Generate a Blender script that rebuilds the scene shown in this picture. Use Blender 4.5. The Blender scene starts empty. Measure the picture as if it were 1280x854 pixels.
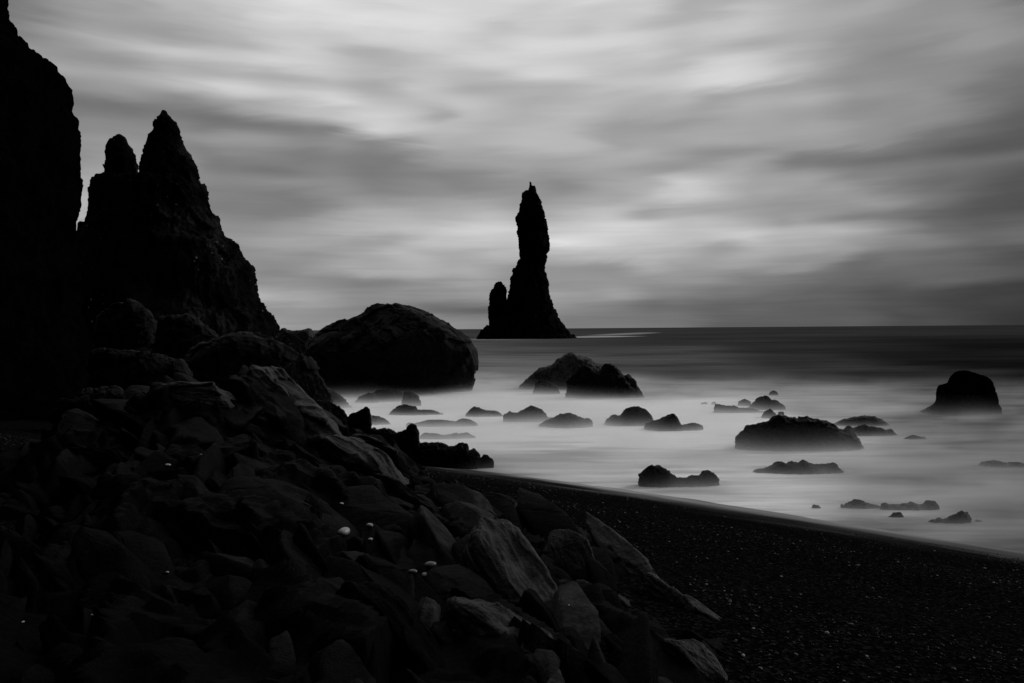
import bpy, bmesh, math, random
import numpy as np
from mathutils import Vector, Matrix, Euler
random.seed(7)
scene = bpy.context.scene
R = math.radians

# ------------------------------------------------------------------ camera
FPX = 950.0                      # focal length in photo pixels (1280 wide)
H = 4.5                          # eye height above the sea
cd = bpy.data.cameras.new('camera'); cam = bpy.data.objects.new('camera', cd)
scene.collection.objects.link(cam); scene.camera = cam
cd.sensor_width = 36.0; cd.lens = FPX / 1280 * 36; cd.clip_start = 0.1; cd.clip_end = 60000
cam.location = (0, 0, H)
ROT = Matrix.Rotation(R(90 - 0.965), 3, 'X') @ Matrix.Rotation(R(-0.43), 3, 'Z')
cam.rotation_euler = ROT.to_euler()

def ray(px, py):
    v = ROT @ Vector(((px - 640) / FPX, -(py - 427) / FPX, -1.0))
    return v / v.y
def at(px, py, D):               # world point of a pixel at depth D along +Y
    r = ray(px, py); return np.array((r.x * D, D, H + r.z * D))
def yh(px): return 411.0 - 0.0075 * (px - 640)
def depth_of(px, py): return -H / ray(px, py).z

# ------------------------------------------------------------------ world
SKY = [  # photo pixel x, y, display grey
 (0,0,118),(20,20,118),(60,30,122),(82,2,125),(150,5,160),(220,12,189),(291,5,202),(361,5,223),(103,12,184),(162,19,158),(256,14,177),(326,14,217),(103,35,151),(204,37,149),
 (267,45,169),(338,42,195),(92,54,155),(139,54,184),(221,63,200),(279,68,205),(349,75,216),(115,73,147),(150,84,148),(244,87,165),(349,101,168),(291,94,178),(127,108,179),(197,103,185),
 (244,105,190),(295,119,223),(361,119,204),(108,122,127),(150,131,125),(220,136,132),(291,136,150),(373,134,169),(392,9,222),(457,5,210),(509,9,216),(544,30,224),(457,30,228),(603,14,211),
 (673,23,198),(614,47,192),(661,56,214),(392,45,200),(462,70,176),(521,73,195),(556,56,216),(633,73,214),(673,73,195),(387,82,209),(450,87,185),(603,91,184),(668,91,213),(394,103,179),
 (490,117,164),(584,115,165),(661,115,174),(392,127,226),(485,134,208),(544,138,157),(591,136,207),(638,138,161),(544,120,207),(703,5,216),(722,21,186),(774,14,200),(879,9,173),(856,30,176),
 (926,26,206),(973,14,186),(687,54,215),(785,52,211),(867,47,204),(961,52,169),(879,61,179),(694,89,213),(762,82,190),(820,91,186),(928,87,224),(973,82,190),(694,115,175),(750,117,194),
 (844,110,205),(891,120,156),(961,117,164),(703,131,177),(797,127,166),(867,131,157),(961,134,170),(985,7,178),(1027,9,155),(1078,14,172),(1144,12,147),(1203,14,152),(1261,12,113),(987,30,184),
 (1074,35,157),(1121,42,146),(1191,33,154),(1238,42,168),(1278,54,126),(987,54,171),(1050,59,151),(1144,63,138),(1238,61,141),(985,84,196),(1039,82,160),(1097,84,135),(1191,82,137),(1273,82,114),
 (1003,110,155),(1097,103,148),(1191,98,143),(1261,105,109),(994,131,179),(1074,122,154),(1144,127,147),(1226,129,114),(1273,138,98),(110,144,106),(162,144,110),(256,144,108),(291,153,111),(373,139,168),
 (373,153,114),(127,163,157),(178,165,139),(244,167,141),(326,177,160),(368,165,117),(110,193,136),(110,210,158),(174,198,160),(267,200,125),(338,205,113),(103,228,165),(101,254,178),(267,224,139),
 (361,231,146),(314,240,128),(368,259,112),(291,261,132),(403,135,215),(478,149,233),(439,144,175),(403,163,131),(544,149,129),(511,142,187),(586,142,215),(638,137,181),(521,160,202),(558,175,204),
 (603,153,172),(673,153,184),(415,182,149),(474,184,126),(521,184,158),(579,184,163),(638,179,188),(403,203,114),(474,207,118),(521,217,127),(579,200,162),(591,226,123),(650,207,159),(408,226,150),
 (403,243,124),(392,259,105),(474,236,127),(544,240,139),(638,243,150),(457,261,165),(521,254,146),(591,261,168),(556,252,161),(694,144,179),(727,151,191),(774,158,155),(844,144,173),(858,159,141),
 (938,139,185),(973,151,142),(879,165,178),(715,177,186),(785,177,158),(797,191,174),(914,177,165),(905,198,130),(973,205,124),(694,219,143),(750,217,157),(844,210,149),(926,214,196),(797,228,171),
 (938,226,148),(694,245,134),(762,245,167),(853,239,217),(891,238,200),(926,240,161),(968,240,167),(703,261,183),(750,268,197),(844,259,177),(926,266,154),(989,135,183),(1050,144,138),(1097,144,144),
 (1203,142,146),(1273,149,94),(1003,165,171),(1062,170,167),(1121,160,140),(1191,163,110),(1261,172,81),(994,184,158),(1062,189,112),(1144,186,100),(1238,184,86),(994,205,112),(1074,207,107),(1168,205,122),
 (1261,200,110),(994,221,170),(1074,224,157),(1144,224,97),(1261,224,75),(1015,247,149),(1109,245,157),(1191,236,114),(1261,247,85),(1003,261,149),(1097,264,127),(1191,264,90),(1261,261,70),(298,271,121),
 (368,267,126),(403,267,183),(473,264,137),(473,276,187),(298,288,154),(359,292,159),(438,292,160),(394,302,161),(456,304,148),(315,316,127),(359,309,166),(385,321,136),(456,318,178),(315,323,163),
 (368,327,145),(429,337,188),(482,341,169),(447,331,133),(333,341,125),(403,351,129),(473,355,110),(350,351,138),(341,372,187),(385,369,156),(359,365,166),(438,372,147),(473,369,140),(354,390,134),
 (389,385,178),(392,395,106),(429,390,128),(354,402,163),(403,402,154),(571,267,166),(477,277,210),(534,281,186),(599,281,216),(552,297,202),(618,294,200),(477,296,166),(459,309,151),(552,314,159),
 (627,314,178),(506,327,193),(477,341,176),(590,333,173),(627,344,140),(468,356,111),(534,352,136),(496,367,156),(571,359,167),(599,365,150),(543,374,131),(487,376,131),(571,391,100),(599,395,95),
 (562,404,149),(605,406,146),(703,272,148),(825,269,146),(914,269,161),(703,283,203),(722,297,228),(797,286,216),(891,283,200),(942,301,206),(844,307,191),(750,312,190),(703,323,177),(821,323,183),
 (926,330,168),(891,319,152),(703,347,126),(774,347,134),(868,342,147),(961,347,120),(699,361,168),(762,363,173),(732,368,130),(821,363,139),(914,363,119),(703,377,160),(762,372,164),(821,380,102),
 (914,382,98),(715,391,123),(774,394,118),(844,395,116),(914,396,94),(750,405,121),(961,405,93),(1003,267,147),(1085,274,118),(1144,274,109),(1261,279,93),(1039,288,195),(1003,297,173),(1074,295,173),
 (1144,302,137),(1214,300,102),(1273,295,113),(1015,312,173),(992,323,152),(1074,330,87),(1097,316,129),(1191,321,98),(1273,321,66),(1027,342,115),(1121,342,100),(1245,338,97),(1273,354,49),(1027,361,98),
 (1121,361,75),(1214,361,58),(1027,384,89),(1121,384,77),(1214,386,60),(1273,396,46),(1027,401,90),(1144,398,70),(60,200,140),(60,300,140),(60,390,140),(250,330,150),(250,400,150)]
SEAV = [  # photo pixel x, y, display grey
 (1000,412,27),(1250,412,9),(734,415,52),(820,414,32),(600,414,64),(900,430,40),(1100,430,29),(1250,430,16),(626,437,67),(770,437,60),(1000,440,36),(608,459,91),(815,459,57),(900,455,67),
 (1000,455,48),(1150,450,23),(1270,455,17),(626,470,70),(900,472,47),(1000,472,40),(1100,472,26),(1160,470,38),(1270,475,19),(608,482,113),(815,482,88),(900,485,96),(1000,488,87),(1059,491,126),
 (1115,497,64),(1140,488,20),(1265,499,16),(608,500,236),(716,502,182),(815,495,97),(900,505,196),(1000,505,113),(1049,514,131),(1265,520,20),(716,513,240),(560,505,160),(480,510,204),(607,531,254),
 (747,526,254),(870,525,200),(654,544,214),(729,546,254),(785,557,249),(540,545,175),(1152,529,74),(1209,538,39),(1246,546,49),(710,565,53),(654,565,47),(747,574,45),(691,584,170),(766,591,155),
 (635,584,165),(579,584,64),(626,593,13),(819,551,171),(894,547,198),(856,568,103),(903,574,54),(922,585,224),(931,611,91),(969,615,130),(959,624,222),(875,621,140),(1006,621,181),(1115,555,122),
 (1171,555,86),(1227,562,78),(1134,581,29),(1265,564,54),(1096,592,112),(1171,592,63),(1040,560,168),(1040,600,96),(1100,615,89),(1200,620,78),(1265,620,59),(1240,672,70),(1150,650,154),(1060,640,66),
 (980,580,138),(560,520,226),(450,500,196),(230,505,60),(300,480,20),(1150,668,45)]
def lin(v):
    v = v / 255.0
    return v / 12.92 if v <= 0.04045 else ((v + 0.055) / 1.055) ** 2.4
SKYP = []
for x, y, v in SKY:
    r = ray(x, y); az = math.atan2(r.x, r.y); el = math.atan2(r.z, math.hypot(r.x, r.y))
    SKYP.append((az, el, lin(v)))
SKYP = np.array(SKYP)
def field(S, u, v, su, sv):
    w = np.exp(-((S[:, 0] - u) / su) ** 2 - ((S[:, 1] - v) / sv) ** 2) + 1e-3 * np.exp(-((S[:, 0] - u) / (su * 3)) ** 2 - ((S[:, 1] - v) / (sv * 3)) ** 2) \
        + 1e-6 * np.exp(-((S[:, 0] - u) / (su * 12)) ** 2 - ((S[:, 1] - v) / (sv * 12)) ** 2) + 1e-14
    return float((w * S[:, 2]).sum() / w.sum())

w = bpy.data.worlds.new('World'); scene.world = w; w.use_nodes = True
nt = w.node_tree; nt.nodes.clear()
def N(tree, typ, **kw):
    n = tree.nodes.new(typ)
    for k, v in kw.items(): setattr(n, k, v)
    return n
def setin(tree, sock, v):
    if isinstance(v, bpy.types.NodeSocket): tree.links.new(v, sock)
    else: sock.default_value = v
def M(tree, op, a, b=0.0, c=0.0, clamp=False):
    n = N(tree, 'ShaderNodeMath', operation=op); n.use_clamp = clamp
    setin(tree, n.inputs[0], a); setin(tree, n.inputs[1], b); setin(tree, n.inputs[2], c)
    return n.outputs[0]
def MR(tree, v, a, b, c=0.0, d=1.0, smooth=True):
    n = N(tree, 'ShaderNodeMapRange', interpolation_type='SMOOTHSTEP' if smooth else 'LINEAR')
    setin(tree, n.inputs[0], v)
    for i, q in enumerate((a, b, c, d)): setin(tree, n.inputs[i + 1], q)
    return n.outputs[0]
def VEC(tree, x, y, z=0.0):
    n = N(tree, 'ShaderNodeCombineXYZ')
    for i, q in enumerate((x, y, z)): setin(tree, n.inputs[i], q)
    return n.outputs[0]
def NOISE(tree, vec, scale, detail=3.0, rough=0.5, dist=0.0, ntype=None):
    n = N(tree, 'ShaderNodeTexNoise')
    if ntype: n.noise_type = ntype
    if vec is not None: tree.links.new(vec, n.inputs['Vector'])
    n.inputs['Scale'].default_value = scale; n.inputs['Detail'].default_value = detail
    n.inputs['Roughness'].default_value = rough; n.inputs['Distortion'].default_value = dist
    return n.outputs['Fac']

tc = N(nt, 'ShaderNodeTexCoord'); sp = N(nt, 'ShaderNodeSeparateXYZ'); nt.links.new(tc.outputs['Generated'], sp.inputs[0])
gx, gy, gz = sp.outputs
az = M(nt, 'ARCTAN2', gx, gy)
el = M(nt, 'ARCSINE', gz)
# wind-drawn streaks: noise stretched along azimuth, tilted a little
tilt = M(nt, 'ADD', el, M(nt, 'MULTIPLY', az, -0.10))
sv = VEC(nt, M(nt, 'MULTIPLY', az, 3.0), M(nt, 'MULTIPLY', tilt, 22.0))
n1 = NOISE(nt, sv, 1.0, 4.0, 0.55, 0.6)
sv2 = VEC(nt, M(nt, 'MULTIPLY', az, 5.0), M(nt, 'MULTIPLY', M(nt, 'ADD', el, M(nt, 'MULTIPLY', az, 0.05)), 42.0), 4.2)
n2 = NOISE(nt, sv2, 1.0, 4.0, 0.55, 0.4)
def ramp_field(tree, U, V, S, u0, u1, rows, su, sv):
    """smooth field through scattered samples S (u, v, value): one ramp per row of v, blended between rows"""
    fu = MR(tree, U, u0, u1, smooth=False); prev = None
    for i, e in enumerate(rows):
        cr = N(tree, 'ShaderNodeValToRGB'); cr.color_ramp.interpolation = 'CARDINAL'
        els = cr.color_ramp.elements; K = 32
        while len(els) < K: els.new(0.5)
        for k in range(K):
            f = k / (K - 1); v = field(S, u0 + (u1 - u0) * f, e, su, sv); els[k].position = f; els[k].color = (v, v, v, 1)
        tree.links.new(fu, cr.inputs[0])
        if prev is None: prev = cr.outputs[0]
        else:
            mx = N(tree, 'ShaderNodeMix', data_type='RGBA')
            setin(tree, mx.inputs[0], MR(tree, V, rows[i - 1], e))
            tree.links.new(prev, mx.inputs[6]); tree.links.new(cr.outputs[0], mx.inputs[7]); prev = mx.outputs[2]
    bw = N(tree, 'ShaderNodeRGBToBW'); tree.links.new(prev, bw.inputs[0])
    return bw.outputs[0]
el_w = M(nt, 'ADD', el, M(nt, 'MULTIPLY', M(nt, 'SUBTRACT', n1, 0.5), 0.030))
az_w = M(nt, 'ADD', az, M(nt, 'MULTIPLY', M(nt, 'SUBTRACT', n2, 0.5), 0.10))
srows = [-0.01 + 0.0175 * i for i in range(26)]
front = ramp_field(nt, az_w, el_w, SKYP, -0.62, 0.62, srows, 0.038, 0.011)
# beyond the picture: brighter overhead, duller behind
rest = M(nt, 'ADD', 0.015, M(nt, 'MULTIPLY', MR(nt, M(nt, 'ADD', M(nt, 'MULTIPLY', gz, 0.55), M(nt, 'ADD', M(nt, 'MULTIPLY', gy, 0.75), M(nt, 'MULTIPLY', gx, 0.35))), 0.05, 1.0), 0.80))
rest = M(nt, 'MULTIPLY', rest, M(nt, 'ADD', 0.6, M(nt, 'MULTIPLY', n1, 0.8)))
up = MR(nt, el, 0.43, 0.75)
side = MR(nt, M(nt, 'ABSOLUTE', az), 0.62, 1.1)
m1 = M(nt, 'MAXIMUM', up, side)
tot = M(nt, 'ADD', M(nt, 'MULTIPLY', front, M(nt, 'SUBTRACT', 1.0, m1)), M(nt, 'MULTIPLY', rest, m1))
streak = M(nt, 'ADD', 1.0, M(nt, 'MULTIPLY', M(nt, 'SUBTRACT', M(nt, 'ADD', M(nt, 'MULTIPLY', n1, 0.6), M(nt, 'MULTIPLY', n2, 0.4)), 0.5), 0.35))
n3 = NOISE(nt, VEC(nt, M(nt, 'MULTIPLY', az, 6.0), M(nt, 'MULTIPLY', el, 120.0), 9.0), 1.0, 3, 0.5, 0.7)
streak = M(nt, 'ADD', streak, M(nt, 'MULTIPLY', M(nt, 'SUBTRACT', n3, 0.5), MR(nt, el, 0.02, 0.20, 0.38, 0.10)))
tot = M(nt, 'MULTIPLY', tot, streak)
tot = M(nt, 'MAXIMUM', tot, 0.0)
sky = N(nt, 'ShaderNodeTexSky', sky_type='NISHITA'); sky.sun_disc = False
SUN_EL, SUN_AZ = 27, 62         # degrees; azimuth clockwise from +Y (towards +X)
sky.sun_elevation = R(SUN_EL); sky.sun_rotation = R(SUN_AZ)
bw2 = N(nt, 'ShaderNodeRGBToBW'); nt.links.new(sky.outputs[0], bw2.inputs[0])
bg1 = N(nt, 'ShaderNodeBackground'); nt.links.new(tot, bg1.inputs[0]); bg1.inputs[1].default_value = 1.0
bg2 = N(nt, 'ShaderNodeBackground'); nt.links.new(bw2.outputs[0], bg2.inputs[0]); bg2.inputs[1].default_value = 0.05
mxs = N(nt, 'ShaderNodeMixShader'); mxs.inputs[0].default_value = 0.02
nt.links.new(bg1.outputs[0], mxs.inputs[1]); nt.links.new(bg2.outputs[0], mxs.inputs[2])
wo = N(nt, 'ShaderNodeOutputWorld'); nt.links.new(mxs.outputs[0], wo.inputs[0])

sl = bpy.data.lights.new('sun', 'SUN'); sl.energy = 1.3; sl.angle = R(20); sl.color = (1, 1, 1)
so = bpy.data.objects.new('sun', sl); scene.collection.objects.link(so)
sd = Vector((math.sin(R(SUN_AZ)) * math.cos(R(SUN_EL)), math.cos(R(SUN_AZ)) * math.cos(R(SUN_EL)), math.sin(R(SUN_EL))))
so.rotation_euler = sd.to_track_quat('Z', 'Y').to_euler(); so.location = (0, 0, 90)

scene.view_settings.view_transform = 'Standard'; scene.view_settings.look = 'None'
scene.view_settings.exposure = 0.0; scene.view_settings.gamma = 1.0
cy = scene.cycles
cy.use_denoising = True; cy.max_bounces = 5; cy.diffuse_bounces = 2; cy.glossy_bounces = 2
cy.volume_bounces = 1; cy.transparent_max_bounces = 12; cy.caustics_reflective = False

# ------------------------------------------------------------------ noise (numpy gradient noise)
_rs = np.random.RandomState(11)
PERM = _rs.permutation(256); PERM = np.concatenate([PERM, PERM, PERM])
G = _rs.normal(size=(256, 3)); G /= np.linalg.norm(G, axis=1)[:, None]
def gnoise(p):
    i = np.floor(p).astype(np.int64); f = p - i; u = f * f * f * (f * (f * 6 - 15) + 10); i &= 255
    def g(dx, dy, dz):
        h = PERM[(PERM[(PERM[(i[:, 0] + dx) & 255] + i[:, 1] + dy) & 255] + i[:, 2] + dz) & 255]
        return (G[h] * (f - np.array((dx, dy, dz)))).sum(1)
    def L(a, b, t): return a + (b - a) * t
    x00 = L(g(0,0,0), g(1,0,0), u[:,0]); x10 = L(g(0,1,0), g(1,1,0), u[:,0])
    x01 = L(g(0,0,1), g(1,0,1), u[:,0]); x11 = L(g(0,1,1), g(1,1,1), u[:,0])
    return L(L(x00, x10, u[:,1]), L(x01, x11, u[:,1]), u[:,2]) * 1.5
def fbm(p, oct=4, ridged=False, gain=0.5):
    s = np.zeros(len(p)); a = 1.0; q = p.copy(); t = 0
    for o in range(oct):
        n = gnoise(q + o * 17.3)
        s += a * ((1 - 2 * np.abs(n)) - 0.5 if ridged else n); t += a
        a *= gain; q = q * 2.03
    return s / t

def cells(p, seed=0):
    """fractured blocks: every cell of a jittered lattice has its own offset and its own tilt"""
    i = np.floor(p).astype(np.int64); best = np.full(len(p), 1e9); out = np.zeros(len(p))
    for dx in (-1, 0, 1):
        for dy in (-1, 0, 1):
            for dz in (-1, 0, 1):
                c = i + (dx, dy, dz); h = PERM[(PERM[(PERM[(c[:, 0] + seed) & 255] + c[:, 1]) & 255] + c[:, 2]) & 255]
                f = c + 0.5 + 0.42 * G[h]; r = p - f; d = (r * r).sum(1); m = d < best
                best = np.where(m, d, best); out = np.where(m, (h / 127.5 - 1) * 0.6 + (G[(h + 91) & 255] * r).sum(1) * 1.1, out)
    return out

# ------------------------------------------------------------------ materials
def rock_mat(name, base=0.010, var=0.8, rough=0.6, spec=0.3, bump=0.5, scale=1.0, specks=0.0, pale=0.0, vary=0.0):
    m = bpy.data.materials.new(name); m.use_nodes = True; t = m.node_tree; t.nodes.clear()
    geo = N(t, 'ShaderNodeNewGeometry'); P = geo.outputs['Position']
    a = NOISE(t, P, 0.9 * scale, 6, 0.62, 0.3)
    b = NOISE(t, P, 7.0 * scale, 5, 0.6)
    v = M(t, 'ADD', 1.0 - var * 0.5, M(t, 'MULTIPLY', MR(t, M(t, 'ADD', M(t, 'MULTIPLY', a, 0.6), M(t, 'MULTIPLY', b, 0.4)), 0.36, 0.64), var))
    col = M(t, 'MULTIPLY', v, base)
    if pale:                     # thin grass and lichen patches
        pm = MR(t, NOISE(t, P, 0.16 * scale, 6, 0.65, 0.5), 0.50, 0.62)
        col = M(t, 'ADD', col, M(t, 'MULTIPLY', M(t, 'MULTIPLY', pm, b), pale))
    if specks:                   # white droppings on ledges
        vo = N(t, 'ShaderNodeTexVoronoi'); vo.inputs['Scale'].default_value = 2.4 * scale; t.links.new(P, vo.inputs['Vector'])
        dot = MR(t, vo.outputs['Distance'], 0.10, 0.20, 1.0, 0.0)
        pick = MR(t, NOISE(t, P, 0.22 * scale, 4, 0.6), 0.54, 0.60)
        col = M(t, 'ADD', col, M(t, 'MULTIPLY', M(t, 'MULTIPLY', dot, pick), specks))
    if vary:                     # each broken block has its own grey; shade over the stones on the left is painted into the colour
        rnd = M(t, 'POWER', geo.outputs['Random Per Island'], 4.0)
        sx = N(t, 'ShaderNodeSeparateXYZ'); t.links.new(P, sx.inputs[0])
        flank_shade = MR(t, M(t, 'ADD', sx.outputs[0], M(t, 'MULTIPLY', sx.outputs[1], 0.30)), -1.6, 2.0, 0.04, 1.0)
        col = M(t, 'MULTIPLY', col, M(t, 'ADD', 1.0, M(t, 'MULTIPLY', M(t, 'MULTIPLY', rnd, flank_shade), vary)))
    cc = VEC(t, col, col, col)
    bs = N(t, 'ShaderNodeBsdfPrincipled'); t.links.new(cc, bs.inputs['Base Color'])
    setin(t, bs.inputs['Roughness'], M(t, 'ADD', rough - 0.12, M(t, 'MULTIPLY', b, 0.24)))
    bs.inputs['Specular IOR Level'].default_value = spec
    hb = M(t, 'ADD', M(t, 'MULTIPLY', NOISE(t, P, 3.0 * scale, 8, 0.65, 0.2), 1.0), M(t, 'MULTIPLY', NOISE(t, P, 24 * scale, 4, 0.6), 0.25))
    bp = N(t, 'ShaderNodeBump'); bp.inputs['Strength'].default_value = bump; bp.inputs['Distance'].default_value = 0.25 / scale
    setin(t, bp.inputs['Height'], hb); t.links.new(bp.outputs[0], bs.inputs['Normal'])
    o = N(t, 'ShaderNodeOutputMaterial'); t.links.new(bs.outputs[0], o.inputs[0])
    return m
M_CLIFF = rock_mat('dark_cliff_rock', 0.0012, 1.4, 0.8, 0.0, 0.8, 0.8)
M_STACK = rock_mat('stack_rock', 0.0026, 1.6, 0.8, 0.01, 0.9, 0.35, specks=0.25, pale=0.030)
M_FAR = rock_mat('far_stack_rock', 0.002, 1.2, 0.9, 0.02, 0.6, 0.12)
M_ROCK = rock_mat('black_lava_rock', 0.0024, 1.4, 0.62, 0.06, 0.7, 1.5)
M_GREY = rock_mat('wet_grey_lava_rock', 0.020, 1.4, 0.6, 0.12, 0.7, 1.5)
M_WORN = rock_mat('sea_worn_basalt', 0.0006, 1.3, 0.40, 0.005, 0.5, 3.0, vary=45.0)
M_HAZED = rock_mat('haze_tinted_rock', 0.055, 1.4, 0.7, 0.1, 0.8, 1.2)  # spray haze over the back rock is painted into its colour
M_SHARD = rock_mat('pale_worn_basalt', 0.019, 1.5, 0.46, 0.05, 0.5, 3.0)

def plain_mat(name, c, rough=0.5, spec=0.4):
    m = bpy.data.materials.new(name); m.use_nodes = True; t = m.node_tree; bs = t.nodes['Principled BSDF']
    geo = N(t, 'ShaderNodeNewGeometry')
    n = NOISE(t, geo.outputs['Position'], 40, 4, 0.6)
    v = M(t, 'MULTIPLY', c, M(t, 'ADD', 0.7, M(t, 'MULTIPLY', n, 0.6)))
    t.links.new(VEC(t, v, v, v), bs.inputs['Base Color'])
    bs.inputs['Roughness'].default_value = rough; bs.inputs['Specular IOR Level'].default_value = spec
    return m

# ------------------------------------------------------------------ mesh helpers
def link(name, me, mat, parent=None, smooth=True):
    o = bpy.data.objects.new(name, me); scene.collection.objects.link(o)
    me.materials.clear(); me.materials.append(mat)
    if smooth: me.polygons.foreach_set('use_smooth', np.ones(len(me.polygons), dtype=bool))
    if parent: o.parent = parent
    return o
def tag(o, label=None, cat=None, group=None, kind=None):
    if label: o['label'] = label
    if cat: o['category'] = cat; o['kind'] = 'thing'
    if group: o['group'] = group
    if kind: o['kind'] = kind
    return o
def from_arrays(name, V, F):
    me = bpy.data.meshes.new(name)
    V = np.asarray(V, dtype=np.float32); F = np.asarray(F, dtype=np.int32)
    k = F.shape[1]
    me.vertices.add(len(V)); me.vertices.foreach_set('co', V.ravel())
    me.loops.add(F.size); me.loops.foreach_set('vertex_index', F.ravel())
    me.polygons.add(len(F)); me.polygons.foreach_set('loop_start', np.arange(0, F.size, k, dtype=np.int32))
    me.update(calc_edges=True); me.validate()
    return me
def coords(me):
    a = np.empty(len(me.vertices) * 3, dtype=np.float32); me.vertices.foreach_get('co', a); return a.reshape(-1, 3).astype(float)
def normals(me):
    a = np.empty(len(me.vertices) * 3, dtype=np.float32); me.vertex_normals.foreach_get('vector', a); return a.reshape(-1, 3).astype(float)

def tube(bm, rings):             # closed solid from equal-length rings
    vs = [[bm.verts.new(p) for p in r] for r in rings]; n = len(vs[0])
    for a, b in zip(vs, vs[1:]):
        for k in range(n):
            bm.faces.new((a[k], a[(k + 1) % n], b[(k + 1) % n], b[k]))
    bm.faces.new(vs[0][::-1]); bm.faces.new(vs[-1])

def loft(bm, rows_, D, k=0.8, zfoot=-1.0, n=28, shift=0.0, sq=2.4, tmax=None):
    """rows_: (y, xl, xr) in photo pixels, top to bottom, standing at depth D."""
    rows_ = sorted(rows_); ys = np.array([r[0] for r in rows_], float)
    xl = np.array([r[1] for r in rows_], float); xr = np.array([r[2] for r in rows_], float)
    yy = np.linspace(ys[0], ys[-1], max(14, int((ys[-1] - ys[0]) / 2.5)))
    rings = []
    for y in yy:
        a = at(np.interp(y, ys, xl), y, D); b = at(np.interp(y, ys, xr), y, D)
        c = (a + b) / 2; h = max((b[0] - a[0]) / 2, 0.02); t = h * k
        if tmax: t = min(t, tmax)
        rings.append((c, h, t))
    c, h, t = rings[-1]
    if c[2] > zfoot: rings.append((np.array((c[0], c[1], zfoot)), h * 1.06, t * 1.06))
    out = []
    for c, h, t in rings:
        tl, tr_ = (c[0] - h) / D, (c[0] + h) / D; cx = c[0]
        for it in range(4):      # widen or narrow the section until its outline subtends what it should
            r = []
            for q in range(n):
                an = 2 * math.pi * q / n; ca, sa = math.cos(an), math.sin(an)
                r.append((cx + h * math.copysign(abs(ca) ** (2 / sq), ca), c[1] + shift + t * math.copysign(abs(sa) ** (2 / sq), sa), c[2]))
            tt = [p[0] / p[1] for p in r]; lo, hi = min(tt), max(tt)
            if it < 3:
                h *= (tr_ - tl) / (hi - lo); cx += ((tl + tr_) / 2 - (lo + hi) / 2) * D
        out.append(r)
    tube(bm, out)

def ridge(bm, pts, D, k=0.6, zfoot=-0.6, p=0.75, shift=0.0, tmax=None):
    """pts: (x, y) photo pixels of the crest from left foot to right foot, standing at depth D."""
    W = [at(x, y, D) for x, y in pts]
    xs = np.array([q[0] for q in W]); zs = np.array([q[2] for q in W])
    for i in range(1, len(xs)):
        if xs[i] <= xs[i - 1]: xs[i] = xs[i - 1] + 1e-3
    x0, x1 = xs[0], xs[-1]; hw = (x1 - x0) / 2; T = hw * k
    if tmax: T = min(T, tmax)
    n = 46; m = 18; out = []
    for i in range(n):
        u = i / (n - 1); e = 2 * u - 1
        x = x0 + (x1 - x0) * u; z = float(np.interp(x, xs, zs)); z = max(z, zfoot + 0.05)
        t = T * (0.12 + 0.88 * math.sqrt(max(0, 1 - abs(e) ** 3.0)))
        r = []
        for q in range(m + 1):
            ph = math.pi * q / m
            r.append((x, D + shift - t * math.cos(ph), zfoot + (z - zfoot) * math.sin(ph) ** p))
        r.append((x, D + shift + t, zfoot - 0.3)); r.append((x, D + shift - t, zfoot - 0.3))
        out.append(r)
    tube(bm, out)

def finish_rock(name, bm, mat, res=90, amp=0.05, freq=3.0, ridged=0.5, seed=0, stretch=(1, 1, 1), strata=0.0, hf=0.3, cuts=14, blocky=1.0):
    bmesh.ops.recalc_face_normals(bm, faces=bm.faces)
    me = bpy.data.meshes.new(name); bm.to_mesh(me); bm.free()
    tmp = bpy.data.objects.new('tmp', me); scene.collection.objects.link(tmp)
    c = coords(me); ext = c.max(0) - c.min(0); size = float(ext.max())
    md = tmp.modifiers.new('r', 'REMESH'); md.mode = 'VOXEL'; md.voxel_size = size / res; md.adaptivity = 0
    dg = bpy.context.evaluated_depsgraph_get(); ev = tmp.evaluated_get(dg)
    me2 = bpy.data.meshes.new_from_object(ev); bpy.data.objects.remove(tmp); bpy.data.meshes.remove(me)
    me2.name = name
    P = coords(me2)
    if cuts:                     # split faces: shave the block along random planes on the sides away from its outline
        rr = np.random.RandomState(seed + 100); cc = (P.max(0) + P.min(0)) / 2; he = (P.max(0) - P.min(0)) / 2
        for _ in range(cuts):
            v = rr.normal(size=3); v[0] *= .7; v[2] *= .55; v[1] = (-1 if rr.rand() < .7 else 1) * (abs(v[1]) + 0.7); v /= np.linalg.norm(v)
            nrm = v / he; nrm /= np.linalg.norm(nrm); dd = (P - cc) @ nrm; h = np.quantile(dd, rr.uniform(.86, .98))
            over = np.maximum(dd - h, 0); P -= 0.85 * over[:, None] * nrm
        me2.vertices.foreach_set('co', P.astype(np.float32).ravel()); me2.update()
    Nn = normals(me2); ref = float(np.sort(ext)[1]); q = P / ref * freq * np.array(stretch) + seed * 7.77
    d = (1 - ridged) * fbm(q, 4) + ridged * fbm(q * 1.3 + 5, 4, True) + hf * fbm(q * 4.1, 3, True)
    if blocky: d += blocky * (0.75 * cells(q * 1.25 + seed, seed) + 0.35 * cells(q * 3.1 + 3, seed + 7))
    if strata: d += strata * np.sin(P[:, 2] / ref * freq * 9 + 3 * fbm(q * 0.6, 2))
    P += Nn * (d * amp * ref)[:, None]
    me2.vertices.foreach_set('co', P.astype(np.float32).ravel()); me2.update()
    return link(name, me2, mat)

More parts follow.
